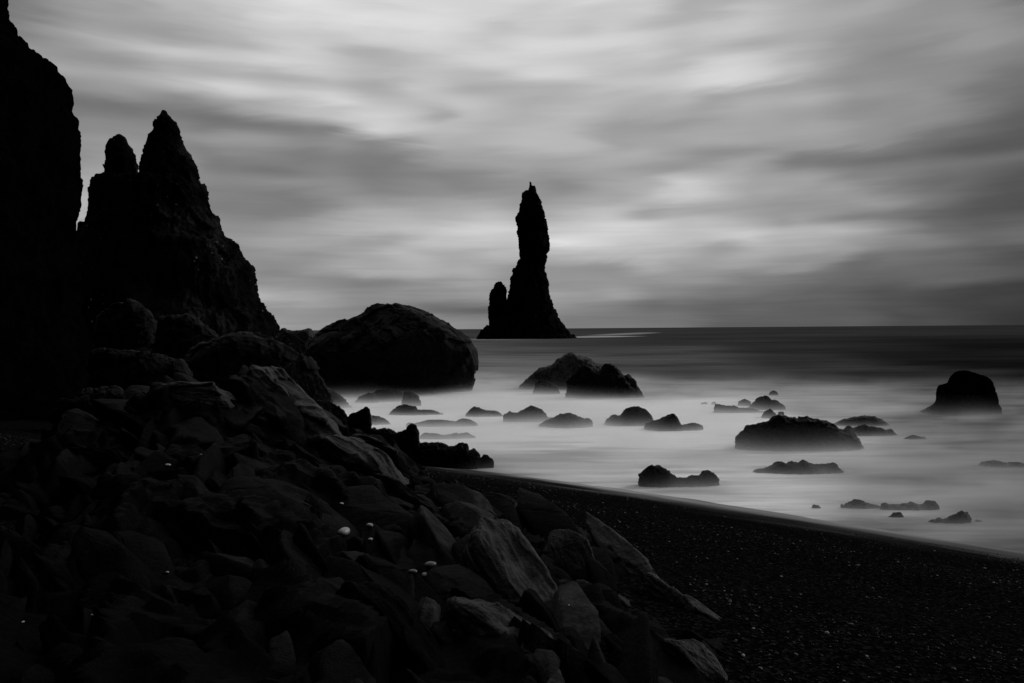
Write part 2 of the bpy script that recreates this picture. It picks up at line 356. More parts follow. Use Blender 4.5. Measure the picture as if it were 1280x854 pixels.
# ------------------------------------------------------------------ ground
NB = np.array((-0.613, -0.790)); S0 = 18.26
def shore(x, y): return x * NB[0] + y * NB[1] + S0 + 0.35 * np.sin(x * 0.33 + 0.6) * np.exp(-(y / 60.0) ** 2)
def ground(x, y):
    s = shore(x, y)
    z = np.where(s < 19, 0.164 * s, 0.164 * 19 + (s - 19) * 0.06)
    z = np.where(s < 0, np.maximum(0.164 * s, -3.0), z)
    z = z + 0.05 * np.sin(s * 1.15 + 0.4 * np.sin(x * .5)) * np.clip((s - 1.5) / 4, 0, 1)
    return z
def patch(x0, x1, y0, y1, step):
    xs = np.arange(x0, x1 + step / 2, step); ys = np.arange(y0, y1 + step / 2, step)
    X, Y = np.meshgrid(xs, ys); nx, ny = len(xs), len(ys)
    i = np.arange(nx * ny).reshape(ny, nx)
    F = np.stack([i[:-1, :-1], i[:-1, 1:], i[1:, 1:], i[1:, :-1]], -1).reshape(-1, 4)
    return X.ravel(), Y.ravel(), F

def beach_material():
    m = bpy.data.materials.new('black_sand'); m.use_nodes = True; t = m.node_tree; t.nodes.clear()
    geo = N(t, 'ShaderNodeNewGeometry'); P = geo.outputs['Position']
    s3 = N(t, 'ShaderNodeSeparateXYZ'); t.links.new(P, s3.inputs[0]); X, Y, Z = s3.outputs
    s = M(t, 'ADD', M(t, 'ADD', M(t, 'MULTIPLY', X, float(NB[0])), M(t, 'MULTIPLY', Y, float(NB[1]))), S0)
    al = M(t, 'SUBTRACT', M(t, 'MULTIPLY', X, 0.79), M(t, 'MULTIPLY', Y, 0.613))
    nz = NOISE(t, VEC(t, M(t, 'MULTIPLY', al, 0.22), M(t, 'MULTIPLY', s, 0.9)), 1.0, 4, 0.5, 0.3)
    # wet swash film of foam thinning up the sand
    se = M(t, 'ADD', s, M(t, 'MULTIPLY', M(t, 'SUBTRACT', nz, 0.5), -4.5))
    foam = M(t, 'POWER', MR(t, se, -1.3, MR(t, X, -3.0, 9.0, 1.7, 4.2), 1.0, 0.0), 2.1)
    wet = MR(t, se, 0.6, 3.6, 1.0, 0.0)
    g = NOISE(t, P, 60, 3, 0.7)
    vo = N(t, 'ShaderNodeTexVoronoi'); vo.inputs['Scale'].default_value = 34; t.links.new(P, vo.inputs['Vector'])
    rc = N(t, 'ShaderNodeSeparateColor'); t.links.new(vo.outputs['Color'], rc.inputs[0])
    grain = M(t, 'MULTIPLY', M(t, 'POWER', rc.outputs[0], 4.0), 0.012)
    col = M(t, 'ADD', M(t, 'ADD', 0.0008, M(t, 'MULTIPLY', g, 0.0016)), M(t, 'MULTIPLY', grain, M(t, 'SUBTRACT', 1.0, wet)))
    col = M(t, 'ADD', col, M(t, 'MULTIPLY', wet, 0.010))
    cf = M(t, 'ADD', M(t, 'MULTIPLY', col, M(t, 'SUBTRACT', 1.0, foam)), M(t, 'MULTIPLY', foam, MR(t, X, -2.0, 11.0, 0.42, 0.24)))
    bs = N(t, 'ShaderNodeBsdfPrincipled'); t.links.new(VEC(t, cf, cf, cf), bs.inputs['Base Color'])
    setin(t, bs.inputs['Roughness'], M(t, 'SUBTRACT', 0.75, M(t, 'MULTIPLY', wet, 0.15)))
    bs.inputs['Specular IOR Level'].default_value = 0.0
    bp = N(t, 'ShaderNodeBump'); bp.inputs['Distance'].default_value = 0.02
    setin(t, bp.inputs['Strength'], M(t, 'SUBTRACT', 1.0, M(t, 'MULTIPLY', wet, 0.9)))
    setin(t, bp.inputs['Height'], M(t, 'ADD', vo.outputs['Distance'], g)); t.links.new(bp.outputs[0], bs.inputs['Normal'])
    o = N(t, 'ShaderNodeOutputMaterial'); t.links.new(bs.outputs[0], o.inputs[0])
    return m
X, Y, F = patch(-90, 150, -130, 110, 1.0)
Zb = ground(X, Y)
X2, Y2, F2 = patch(-14, 16, 0, 34, 0.12)
near = (X > -13.5) & (X < 15.5) & (Y > 0.5) & (Y < 33.5)
keep = ~near[F].all(1)
Z2 = ground(X2, Y2) + 0.02 * fbm(np.stack([X2 * .9, Y2 * .9, X2 * 0], 1), 3)
V = np.concatenate([np.stack([X, Y, Zb - 0.03 * near], 1), np.stack([X2, Y2, Z2], 1)])
FF = np.concatenate([F[keep], F2 + len(X)])
beach = link('beach', from_arrays('beach', V, FF), beach_material()); tag(beach, kind='structure')
# the sea bed runs on as one sheet under the water
bed = link('sea_bed', from_arrays('sea_bed', [(-40000, -40000, -3.2), (40000, -40000, -3.2), (40000, 40000, -3.2), (-40000, 40000, -3.2)], [(0, 1, 2, 3)]), M_CLIFF)
tag(bed, kind='structure')

# ------------------------------------------------------------------ sea
SEA_K, SEA_SUB = 2.0, 0.0
def sea_material():
    m = bpy.data.materials.new('sea_water'); m.use_nodes = True; t = m.node_tree; t.nodes.clear()
    geo = N(t, 'ShaderNodeNewGeometry'); P = geo.outputs['Position']
    s3 = N(t, 'ShaderNodeSeparateXYZ'); t.links.new(P, s3.inputs[0]); X, Y, Z = s3.outputs
    al = M(t, 'SUBTRACT', M(t, 'MULTIPLY', X, 0.79), M(t, 'MULTIPLY', Y, 0.613))
    d = M(t, 'ADD', M(t, 'ABSOLUTE', Y), 8.0)                    # distance offshore
    lg = M(t, 'LOGARITHM', d, 2.718)
    lat = M(t, 'DIVIDE', X, d)
    v1 = VEC(t, M(t, 'MULTIPLY', lat, 3.2), M(t, 'MULTIPLY', lg, 5.5), 1.3)
    v2 = VEC(t, M(t, 'MULTIPLY', lat, 7.0), M(t, 'MULTIPLY', lg, 26.0), 7.1)
    v3 = VEC(t, M(t, 'MULTIPLY', lat, 9.0), M(t, 'MULTIPLY', lg, 70.0), 2.1)
    a = NOISE(t, v1, 1.0, 4, 0.5, 0.7); b = NOISE(t, v2, 1.0, 4, 0.55, 0.5); c = NOISE(t, v3, 1.0, 3, 0.5, 0.3)
    st = M(t, 'ADD', M(t, 'MULTIPLY', M(t, 'SUBTRACT', a, 0.5), 1.3), M(t, 'ADD', M(t, 'MULTIPLY', M(t, 'SUBTRACT', b, 0.5), 0.9), M(t, 'MULTIPLY', M(t, 'SUBTRACT', c, 0.5), 1.0)))
    # surf zone: strong near the shore, gone past the outer rocks; reaches farther on the left
    edge = M(t, 'ADD', Y, M(t, 'MULTIPLY', lat, 55.0))
    out1 = MR(t, M(t, 'ADD', edge, M(t, 'MULTIPLY', st, 34.0)), 42.0, 98.0, 1.0, 0.0)
    out2 = MR(t, edge, 70.0, 330.0, 1.0, 0.0)
    right = MR(t, lat, 0.05, 0.62, 1.0, 0.28)
    foam0 = M(t, 'MULTIPLY', M(t, 'ADD', M(t, 'MULTIPLY', out1, 0.72), M(t, 'MULTIPLY', out2, 0.10)), M(t, 'ADD', 1.0, M(t, 'MULTIPLY', st, 3.0)))
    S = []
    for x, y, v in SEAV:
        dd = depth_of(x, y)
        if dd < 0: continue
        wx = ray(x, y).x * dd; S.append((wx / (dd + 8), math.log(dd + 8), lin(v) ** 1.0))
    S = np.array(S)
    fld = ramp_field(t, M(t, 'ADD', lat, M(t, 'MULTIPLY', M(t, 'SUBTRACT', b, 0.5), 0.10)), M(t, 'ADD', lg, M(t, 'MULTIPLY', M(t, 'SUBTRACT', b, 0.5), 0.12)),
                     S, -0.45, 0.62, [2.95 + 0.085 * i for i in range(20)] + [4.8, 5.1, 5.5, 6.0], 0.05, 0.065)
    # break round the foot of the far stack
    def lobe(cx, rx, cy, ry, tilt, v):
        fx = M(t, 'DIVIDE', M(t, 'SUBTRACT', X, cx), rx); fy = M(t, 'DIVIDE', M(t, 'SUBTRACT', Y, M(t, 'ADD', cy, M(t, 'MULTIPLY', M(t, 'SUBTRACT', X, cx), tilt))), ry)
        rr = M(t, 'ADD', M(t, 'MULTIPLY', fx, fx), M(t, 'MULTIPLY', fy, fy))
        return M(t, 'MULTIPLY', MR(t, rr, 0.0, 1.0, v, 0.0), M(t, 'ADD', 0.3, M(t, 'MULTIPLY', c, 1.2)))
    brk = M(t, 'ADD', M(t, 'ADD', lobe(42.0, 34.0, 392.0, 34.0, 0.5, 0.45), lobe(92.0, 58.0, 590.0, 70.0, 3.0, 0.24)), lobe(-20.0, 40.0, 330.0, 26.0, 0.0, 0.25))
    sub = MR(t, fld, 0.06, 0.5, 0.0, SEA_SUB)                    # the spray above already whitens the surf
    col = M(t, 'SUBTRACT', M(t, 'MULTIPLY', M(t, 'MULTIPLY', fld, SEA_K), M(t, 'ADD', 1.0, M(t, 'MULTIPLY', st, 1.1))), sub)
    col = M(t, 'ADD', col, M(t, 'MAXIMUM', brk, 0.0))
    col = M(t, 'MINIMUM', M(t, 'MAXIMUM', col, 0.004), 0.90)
    df = N(t, 'ShaderNodeBsdfPrincipled'); t.links.new(VEC(t, col, col, col), df.inputs['Base Color'])
    df.inputs['Roughness'].default_value = 0.75
    setin(t, df.inputs['Specular IOR Level'], 0.0)
    o = N(t, 'ShaderNodeOutputMaterial'); t.links.new(df.outputs[0], o.inputs[0])
    return m
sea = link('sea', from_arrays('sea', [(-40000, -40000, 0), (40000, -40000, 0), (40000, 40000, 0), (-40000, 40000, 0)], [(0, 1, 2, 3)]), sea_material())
tag(sea, kind='structure')

# spray hanging over the surf: one closed body whose density thins quickly with height, as spray does
def sea_mist():
    b = bmesh.new(); bmesh.ops.create_cube(b, size=1.0)
    for v in b.verts: v.co = Vector((18 + v.co.x * 92, 52 + v.co.y * 84, 0.61 + v.co.z * 1.2))
    me = bpy.data.meshes.new('sea_mist'); b.to_mesh(me); b.free()
    m = bpy.data.materials.new('sea_mist'); m.use_nodes = True; t = m.node_tree; t.nodes.clear()
    geo = N(t, 'ShaderNodeNewGeometry'); P = geo.outputs['Position']
    s3 = N(t, 'ShaderNodeSeparateXYZ'); t.links.new(P, s3.inputs[0]); X, Y, Z = s3.outputs
    nz = NOISE(t, VEC(t, M(t, 'MULTIPLY', X, .10), M(t, 'MULTIPLY', Y, .22)), 1.0, 2, 0.5)
    nn = MR(t, nz, 0.3, 0.7, 0.55, 1.5)
    sh = M(t, 'ADD', M(t, 'ADD', M(t, 'MULTIPLY', X, float(NB[0])), M(t, 'MULTIPLY', Y, float(NB[1]))), S0)
    fade = M(t, 'MULTIPLY', MR(t, sh, 1.0, -2.8), MR(t, M(t, 'ADD', Y, M(t, 'MULTIPLY', X, 0.5)), 34.0, 88.0, 1.0, 0.0))
    fade = M(t, 'MULTIPLY', fade, M(t, 'MULTIPLY', MR(t, X, -27.0, -18.0), MR(t, X, 45.0, 62.0, 1.0, 0.0)))
    fade = M(t, 'MULTIPLY', fade, MR(t, X, 0.0, 22.0, 1.0, 0.5))
    ez = M(t, 'POWER', 2.718, M(t, 'DIVIDE', Z, M(t, 'MULTIPLY', nn, -MIST_H)))
    wisp = MR(t, NOISE(t, VEC(t, M(t, 'MULTIPLY', X, .22), M(t, 'MULTIPLY', Y, .95), 4.0), 1.0, 3, 0.6, 0.8), 0.32, 0.68, 0.15, 2.1)
    dn = M(t, 'MULTIPLY', M(t, 'MULTIPLY', M(t, 'MULTIPLY', ez, wisp), fade), MIST_D)
    vs = N(t, 'ShaderNodeVolumeScatter'); vs.inputs['Color'].default_value = (0.95, 0.95, 0.95, 1)
    t.links.new(dn, vs.inputs['Density']); vs.inputs['Anisotropy'].default_value = 0.1
    o = N(t, 'ShaderNodeOutputMaterial'); t.links.new(vs.outputs[0], o.inputs['Volume'])
    m.cycles.volume_step_rate = 0.035
    tag(link('sea_mist', me, m, smooth=False), kind='stuff')
MIST_H, MIST_D = 0.15, 0.85
sea_mist()

# ------------------------------------------------------------------ stacks and cliff
def zz(x0, y0, s): return lambda X, Y: (x0 + X / s, y0 + Y / s)
def rowz(x0, y0, s, L): return [(y0 + a / s, x0 + b / s, x0 + c / s) for a, b, c in L]

bm = bmesh.new()
CL = [(-260,-60,-30),(-150,-60,-16),(-60,-60,-8),(0,-60,4),(25,-60,30),(45,-60,45),(62,-60,61),(85,-60,76),(105,-60,90),(125,-60,96),(150,-60,98),
      (200,-60,101),(240,-60,99),(270,-60,97),(300,-60,96),(340,-60,95),(390,-60,97),(420,-60,106),(450,-60,116),(480,-60,124),(510,-60,136),(545,-60,150)]
rowsL = [(y, -520, xr - 12 * min(1, max(0, (y - 60) / 60)) - 4 * (180 < y < 320) + 20 * math.exp(-((y - 48) / 22) ** 2)) for y, _, xr in CL]
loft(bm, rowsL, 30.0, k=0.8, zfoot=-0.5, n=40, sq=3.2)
cliff = finish_rock('sea_cliff', bm, M_CLIFF, res=200, amp=0.014, freq=12, ridged=0.6, seed=3, hf=0.6, cuts=0, blocky=0.9, stretch=(1, 1, .5))
# the same headland runs on round the back of the beach
def cliff_run():
    path = [(-44, 40), (-40, 24), (-36, 10), (-31, -6), (-22, -22), (-8, -34), (12, -42), (40, -52), (80, -66)]
    P = np.array(path, float); n = 160; tt = np.linspace(0, len(P) - 1, n)
    px = np.interp(tt, range(len(P)), P[:, 0]); py = np.interp(tt, range(len(P)), P[:, 1])
    dx = np.gradient(px); dy = np.gradient(py); L = np.hypot(dx, dy); ox, oy = dy / L, -dx / L   # outward (away from the beach)
    cx, cyy = 5, 5
    sg = np.sign((px - cx) * ox + (py - cyy) * oy); ox *= sg; oy *= sg
    V = []; m = 60
    for j in range(m):
        h = j / (m - 1); z = -1 + 58 * h
        off = 2 + 13 * h ** 1.2
        V.append(np.stack([px + ox * off, py + oy * off, np.full(n, z)], 1))
    V.append(np.stack([px + ox * 60, py + oy * 60, np.full(n, 62.0)], 1))
    V.append(np.stack([px + ox * 60, py + oy * 60, np.full(n, -1.0)], 1))
    V = np.array(V); q = V.reshape(-1, 3)
    nz = 3.2 * fbm(q / 9.0, 5, True) + 1.0 * fbm(q / 2.2, 3)
    q[:, 0] += np.tile(ox, len(V)) * nz; q[:, 1] += np.tile(oy, len(V)) * nz
    i = np.arange(len(V) * n).reshape(len(V), n)
    F = np.stack([i[:-1, :-1], i[:-1, 1:], i[1:, 1:], i[1:, :-1]], -1).reshape(-1, 4)
    return q, F
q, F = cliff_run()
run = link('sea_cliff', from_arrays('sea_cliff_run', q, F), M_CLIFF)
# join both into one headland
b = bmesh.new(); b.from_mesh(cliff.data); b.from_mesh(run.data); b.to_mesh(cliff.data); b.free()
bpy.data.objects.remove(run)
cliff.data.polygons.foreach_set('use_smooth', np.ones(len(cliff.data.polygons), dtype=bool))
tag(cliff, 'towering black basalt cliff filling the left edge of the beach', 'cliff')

s = 2.668; z0 = (80, 120, s)
bm = bmesh.new()
body = [(288,90,455),(300,88,464),(320,86,472),(350,82,478),(375,79,486),(400,74,508),(430,66,518),(460,58,534),(480,50,566),(510,44,585),(540,35,600),(570,28,630),
        (600,20,636),(640,10,640),(680,4,650),(710,0,665),(740,-5,695),(770,-10,710),(800,-14,716),(850,-20,722)]
peak = [(48,324,338),(54,321,342),(64,317,346),(90,310,368),(118,302,378),(122,289,380),(135,288,384),(150,279,388),(163,274,394),(175,270,398),(200,268,415),(230,259,436),(252,254,446),(290,240,462),(340,220,474)]
pin = [(136,184,192),(141,178,200),(148,170,207),(156,160,211),(175,151,222),(210,150,229),(240,143,231),(256,120,239),(262,100,239),(285,91,246),(320,88,262)]
D = 140
loft(bm, rowz(*z0, body), D, k=0.75, zfoot=-3)
loft(bm, rowz(*z0, peak), D, k=0.8, zfoot=20, shift=0)
loft(bm, rowz(*z0, pin), D, k=0.9, zfoot=18, shift=1)
st = finish_rock('sea_stack', bm, M_STACK, res=210, amp=0.022, freq=8, ridged=0.6, seed=1, hf=0.5, cuts=0, stretch=(1, 1, .6))
tag(st, 'broad twin-peaked sea stack with pale specks, right beside the cliff', 'sea stack')

s = 3.7125; z0 = (580, 210, s)
main = [(62,303,317),(74,300,320),(85,297,322),(100,293,326),(110,290,329),(113,276,332),(130,275,340),(150,272,350),(180,264,360),(210,256,372),(235,245,378),(250,246,382),(265,250,384),
        (300,254,386),(340,258,390),(370,260,392),(385,262,388),(400,262,381),(425,260,379),(430,250,378),(450,249,374),(470,236,374),(500,228,379),(540,219,385),(580,214,389),(600,208,396),
        (630,200,413),(660,185,424),(690,150,428),(710,128,440),(725,116,452),(740,108,467),(760,88,484),(780,72,500),(796,58,518),(806,50,525)]
pin = [(527,158,172),(534,146,184),(545,137,190),(570,131,194),(600,121,196),(640,117,199),(680,117,202),(720,117,210),(760,110,220)]
D = 345
bm = bmesh.new()
loft(bm, rowz(*z0, main), D, k=0.8, zfoot=-4)
loft(bm, rowz(*z0, pin), D, k=0.8, zfoot=6)
st = finish_rock('sea_stack', bm, M_FAR, res=260, amp=0.024, freq=8, ridged=0.6, seed=5, hf=0.5, cuts=0, stretch=(1, 1, .55))
tag(st, 'tall needle-like sea stack with a small pinnacle, far out under the horizon', 'sea stack')

# ------------------------------------------------------------------ rocks in the surf
def mk(name, label, lobes, yb, mat=M_ROCK, cat='rock', group=None, D=None, res=120, amp=0.070, freq=4.6, ridged=0.5, seed=0, k=0.6, zfoot=-0.6, tr=None, hf=0.4, blocky=0.32, strata=0.0):
    """lobes: lists of photo pixels (already in photo units, or in a zoom given by tr); yb: pixel row of the front waterline"""
    f = zz(*tr) if tr else (lambda X, Y: (X, Y))
    LB = [[f(*p) for p in L] for L in lobes]; ybp = f(0, yb)[1]
    xs = [p[0] for L in LB for p in L]; xm = (min(xs) + max(xs)) / 2
    if D is None:
        Df = depth_of(xm, ybp); hw = (max(xs) - min(xs)) / 2 * Df / FPX
        D = Df + min(hw * k, 4.0) * 0.8
    bm = bmesh.new()
    for L in LB: ridge(bm, L, D, k=k, zfoot=zfoot)
    o = finish_rock(name, bm, mat, res, amp, freq, ridged, seed, hf=hf, blocky=blocky)
    return tag(o, label, cat, group)

# big boulder standing in the surf
bm = bmesh.new()
BB = [(379,468,478),(381,462,490),(384,457,502),(390,447,524),(398,434,545),(405,416,556),(412,398,567),(418,389,576),(428,386,588),(440,385,595),(452,385,597),(465,385,595),(472,384,595),(482,384,591),(492,384,586),(500,384,584)]
loft(bm, BB, 55, k=0.7, zfoot=-1.5, sq=2.8)
o = finish_rock('boulder', bm, M_ROCK, 180, 0.035, 3.0, 0.6, 2, cuts=16, hf=.2)
tag(o, 'huge rounded black boulder at the water\'s edge, largest in the surf', 'boulder')

Z4 = (600, 430, 5.818); Z5 = (740, 480, 5.818); Z6 = (860, 470, 4.571); Z7 = (1000, 440, 4.571); Z8 = (1000, 590, 4.571); Z3 = (400, 470, 5.818)
GS = 'rocks standing in the surf'
mk('surf_rock', 'broad grey rock with a low peak, behind the black twin-humped rock',
   [[(275,318),(330,265),(380,220),(430,180),(520,155),(560,115),(610,95),(640,68),(670,55),(710,80),(760,95),(820,125),(880,155),(930,210),(980,300)]], 335, M_HAZED, tr=Z4, res=110, k=0.45, seed=10, group=GS)
mk('surf_rock', 'small dark rock in front of the broad grey peaked rock',
   [[(383,375),(400,290),(425,262),(480,268),(540,300),(565,320),(582,378)]], 368, tr=Z4, seed=11, group=GS)
mk('surf_rock', 'large black rock with two humps and a slope falling right',
   [[(628,390),(632,280),(650,250),(700,215),(735,158),(770,152),(800,180),(850,220),(880,300)],
    [(760,400),(830,260),(870,200),(900,150),(930,142),(970,165),(1020,210),(1060,260),(1110,310),(1160,360),(1218,440)],
    [(980,300),(1040,232),(1075,225),(1130,265),(1150,320),(1180,370),(1250,430)]], 402, tr=Z4, res=110, k=0.55, seed=12, group=GS)
mk('surf_rock', 'low tapering rock left of the double rock in the bright surf',
   [[(1055,305),(1080,250),(1120,222),(1160,235),(1210,252),(1260,255),(1300,268),(1350,300)]], 300, tr=Z3, seed=13, group=GS)
mk('surf_rock', 'paired dark and grey rock just left of the flat black rock',
   [[(172,575),(178,505),(215,495),(280,510),(340,530),(385,572)], [(250,560),(280,500),(340,465),(375,450),(430,460),(480,500),(492,560)], [(425,595),(440,560),(480,532),(545,527),(560,570)]], 575, tr=Z4, seed=14, group=GS)
mk('surf_rock', 'flat-topped black rock in the middle of the bright surf',
   [[(412,622),(440,580),(520,545),(590,512),(650,505),(700,520),(745,545),(790,545),(815,560),(822,620)]], 612, tr=Z4, seed=15, group=GS)
mk('surf_rock', 'round-backed black rock with a low shoulder on its left',
   [[(900,595),(920,550),(970,515),(1020,525),(1060,480),(1110,460),(1160,460),(1210,480),(1245,510),(1255,590)]], 597, tr=Z4, seed=16, group=GS)
mk('surf_rock', 'pointed black rock trailing a flat tail to the right',
   [[(378,345),(385,290),(440,275),(490,265),(540,230),(590,208),(615,240),(635,295),(680,300),(740,288),(795,295),(808,335)]], 343, tr=Z5, seed=17, group=GS, amp=0.07)
mk('surf_rock', 'black double rock nearest the sand, lit apron at its foot',
   [[(335,745),(328,655),(370,620),(430,590),(490,600),(550,630),(610,680),(660,720),(700,760)],
    [(560,740),(610,690),(640,680),(720,670),(790,665),(815,635),(850,633),(900,660),(920,700),(925,745)],
    [(345,740),(450,715),(600,705),(720,720),(850,730),(965,752)]], 757, tr=Z5, res=130, k=0.4, seed=18, group=GS)
mk('surf_rock', 'tiny dark bump of rock at the left end of the far cluster',
   [[(70,162),(80,153),(100,149),(120,162)]], 162, tr=Z6, seed=19, res=40, group=GS)
mk('surf_rock', 'tiny pointed rock tip beside the long low far rock',
   [[(130,162),(140,150),(150,145),(168,160)]], 164, tr=Z6, seed=20, res=40, group=GS)
mk('surf_rock', 'small smooth dome of rock left of the humped far rock',
   [[(283,175),(290,145),(325,130),(355,145),(364,175)]], 172, tr=Z6, seed=21, res=60, amp=.025, k=.8, group=GS)
mk('surf_rock', 'humped far rock with two rounded shoulders under the tiny knob',
   [[(340,198),(380,150),(400,125),(450,113),(475,140),(510,143),(545,170),(565,200)]], 196, tr=Z6, seed=22, group=GS)
mk('surf_rock', 'tiny round knob, farthest rock of the right-hand cluster',
   [[(460,112),(470,90),(490,82),(508,90),(518,112)]], 112, tr=Z6, seed=23, res=50, amp=.02, k=.9, group=GS)
mk('surf_rock', 'long low far rock with a blunt left end',
   [[(148,210),(152,165),(180,160),(215,172),(270,170),(290,185),(340,185),(400,195),(450,212)], [(125,222),(150,200),(250,200),(300,215)]], 214, tr=Z6, seed=24, k=.4, group=GS)
mk('surf_rock', 'small upright rock behind the left end of the large craggy rock',
   [[(410,248),(440,205),(470,190),(495,210),(515,245)], [(340,262),(380,240),(420,242),(450,262)], [(495,235),(520,205),(545,205),(552,232)]], 246, tr=Z6, seed=25, group=GS)
mk('surf_rock', 'large craggy black rock, broadest on the right side of the surf',
   [[(270,360),(320,310),(350,285),(450,270),(500,240),(560,230),(620,245),(700,240),(760,250),(810,262),(850,300),(900,310),(950,330),(975,380),(1003,415),(1006,460)],
    [(500,400),(560,330),(640,300),(760,300),(850,340),(940,400)]], 432, tr=Z6, res=160, k=0.42, amp=0.07, freq=4.0, seed=26, group=GS, ridged=.6, blocky=.45, hf=.2)
mk('surf_rock', 'smooth grey hump showing behind the large craggy rock',
   [[(825,280),(880,250),(960,235),(1000,228),(1060,230),(1110,250),(1160,290)]], 288, M_GREY, tr=Z6, seed=27, group=GS, k=.4)
mk('surf_rock', 'jagged low rock between the grey hump and the craggy rock',
   [[(885,320),(905,285),(920,285),(950,300),(1000,280),(1050,290),(1110,300),(1125,312),(1160,303),(1190,335),(1250,355)]], 345, tr=Z6, seed=28, group=GS, amp=.08, k=.4)
mk('surf_rock', 'faint low rock almost awash, left of the tall block rock',
   [[(585,500),(620,482),(660,475),(700,485),(745,505)]], 502, M_GREY, tr=Z7, seed=29, group=GS, res=60)
mk('surf_rock', 'low serrated rock awash below the large craggy rock',
   [[(365,560),(390,535),(440,532),(490,510),(530,490),(560,500),(600,500),(650,485),(700,500),(740,512),(790,500),(840,500),(870,530),(915,568)]], 562, tr=Z6, seed=30, group=GS, amp=.09, k=.35, res=120)
bm = bmesh.new()
BR = [(108,915,955),(114,895,975),(125,880,1020),(135,872,1050),(150,860,1080),(170,848,1100),(186,835,1108),(192,792,1110),(210,783,1118),(240,780,1125),(270,775,1132),(300,765,1140),(320,738,1148),(340,704,1155),(365,665,1163)]
Df = depth_of(1210, 521)
loft(bm, rowz(*Z7, BR), Df + 1.6, k=0.6, zfoot=-0.8, sq=2.8)
o = finish_rock('surf_rock', bm, M_CLIFF, 130, 0.024, 5, 0.5, 31, cuts=0, blocky=.7); tag(o, 'tall flat-topped black block rock alone at the far right', 'rock', GS)
mk('surf_rock', 'low dark rock cut by the right edge of the picture',
   [[(960,660),(1030,648),(1050,630),(1090,622),(1150,625),(1170,640),(1220,632),(1290,638),(1340,640),(1400,665)]], 662, tr=Z7, seed=32, group=GS, amp=.08, k=.35)
mk('surf_rock', 'low knobbly rock near the sand, left of its flat neighbour',
   [[(240,192),(290,170),(310,153),(345,162),(380,182),(430,190),(490,200),(510,222)]], 213, tr=Z8, seed=33, group=GS, amp=.07, k=.35)
mk('surf_rock', 'flat grey rock ending in a square knob on its right',
   [[(460,200),(475,180),(550,190),(600,178),(640,178),(680,190),(710,182),(725,168),(765,168),(785,190),(805,222)]], 222, M_GREY, tr=Z8, seed=34, group=GS, amp=.06, k=.35)
mk('surf_rock', 'peaked rock with a long right slope, lowest on the right',
   [[(715,298),(760,270),(830,265),(880,245),(920,225),(955,228),(970,260),(985,290)], [(940,310),(1010,275),(1050,290),(1110,342)]], 300, M_GREY, tr=Z8, seed=35, group=GS, amp=.06, k=.4)
mk('surf_rock', 'tiny rock tip poking from thin wash by the sand',
   [[(62,210),(75,185),(110,192),(128,210)]], 210, M_GREY, tr=Z8, seed=36, group=GS, res=50)
mk('surf_rock', 'small grey lump of rock below the knobbly low rock',
   [[(490,268),(540,230),(570,225),(605,265)]], 262, M_GREY, tr=Z8, seed=37, group=GS, res=60)
mk('surf_rock', 'round black boulder at the foot of the huge boulder',
   [[(362,200),(375,140),(410,108),(480,100),(570,103),(600,130),(615,200)]], 192, tr=Z3, seed=38, group=GS, k=.8)
mk('surf_rock', 'veiled grey boulder right of the round black boulder',
   [[(590,225),(610,118),(660,108),(710,140),(735,190),(732,230)]], 222, M_GREY, tr=Z3, seed=39, group=GS, k=.8)
mk('surf_rock', 'veiled grey boulder left of the round black boulder',
   [[(235,208),(290,150),(350,125),(400,118),(430,200)]], 200, M_GREY, tr=Z3, seed=40, group=GS, k=.8)
mk('surf_rock', 'low rough grey rock below the veiled boulders',
   [[(495,285),(530,240),(580,225),(640,235),(700,250),(760,245),(830,255),(880,275),(930,292)], [(530,240),(560,205),(620,200),(690,222),(720,250)]], 288, M_GREY, tr=Z3, seed=41, group=GS, amp=.07, k=.4)
mk('surf_rock', 'small black rock behind the jagged pinnacle',
   [[(350,365),(380,285),(430,295),(480,320),(525,358)]], 356, tr=Z3, seed=42, group=GS)
mk('surf_rock', 'long flat grey rock awash behind the jagged shore rocks',
   [[(625,352),(640,342),(700,342),(770,325),(850,320),(920,322),(980,330),(1040,310),(1090,320),(1145,345)]], 372, M_GREY, tr=Z3, seed=43, group=GS, k=.3, amp=.06)
mk('surf_rock', 'thin low grey rock nearest the knobbly black shore reef',
   [[(715,448),(760,415),(830,420),(910,435),(980,420),(1050,415),(1070,408),(1100,425),(1165,468)]], 462, M_GREY, tr=Z3, seed=44, group=GS, k=.3, amp=.06)

GJ = 'jagged black rocks along the water line'
def jag(label, pts, D, seed, res=110, amp=.07, tr=Z3, k=.5, mat=None):
    return mk('shore_rock', label, [pts], 600, mat or M_ROCK, tr=tr, D=D, res=res, amp=amp, freq=6, ridged=.3, seed=seed, k=k, group=GJ, zfoot=-0.3)
jag('craggy black shore rock sloping behind the outcrop', [(-90,230),(-40,185),(0,178),(60,185),(130,215),(170,240),(200,280),(222,330),(235,480)], 25.5, 50)
jag('upright jagged pinnacle of black rock at the shore', [(195,480),(208,282),(260,265),(300,240),(340,222),(360,240),(370,290),(382,480)], 25.0, 51)
jag('horn-shaped black rock between pinnacle and reef', [(360,500),(375,385),(430,388),(500,385),(545,402),(560,415),(620,390),(660,355),(700,355),(722,395),(716,450),(712,580)], 24.5, 52)
jag('knobbly black reef at the edge of the sand', [(690,600),(712,500),(770,485),(850,490),(900,495),(930,515),(990,520),(1020,490),(1070,495),(1082,540),(1130,535),(1155,560),(1166,610)], 24.6, 53, amp=.08)
jag('small black rock at the right tip of the reef', [(1155,610),(1190,570),(1220,575),(1265,615)], 24.6, 54, res=50)
mk('surf_rock', 'rough grey rock in spray behind the outcrop crest',
   [[(362,500),(370,485),(382,478),(400,482),(412,487),(425,495),(438,508)]], 512, M_GREY, seed=55, group=GS, amp=.08)

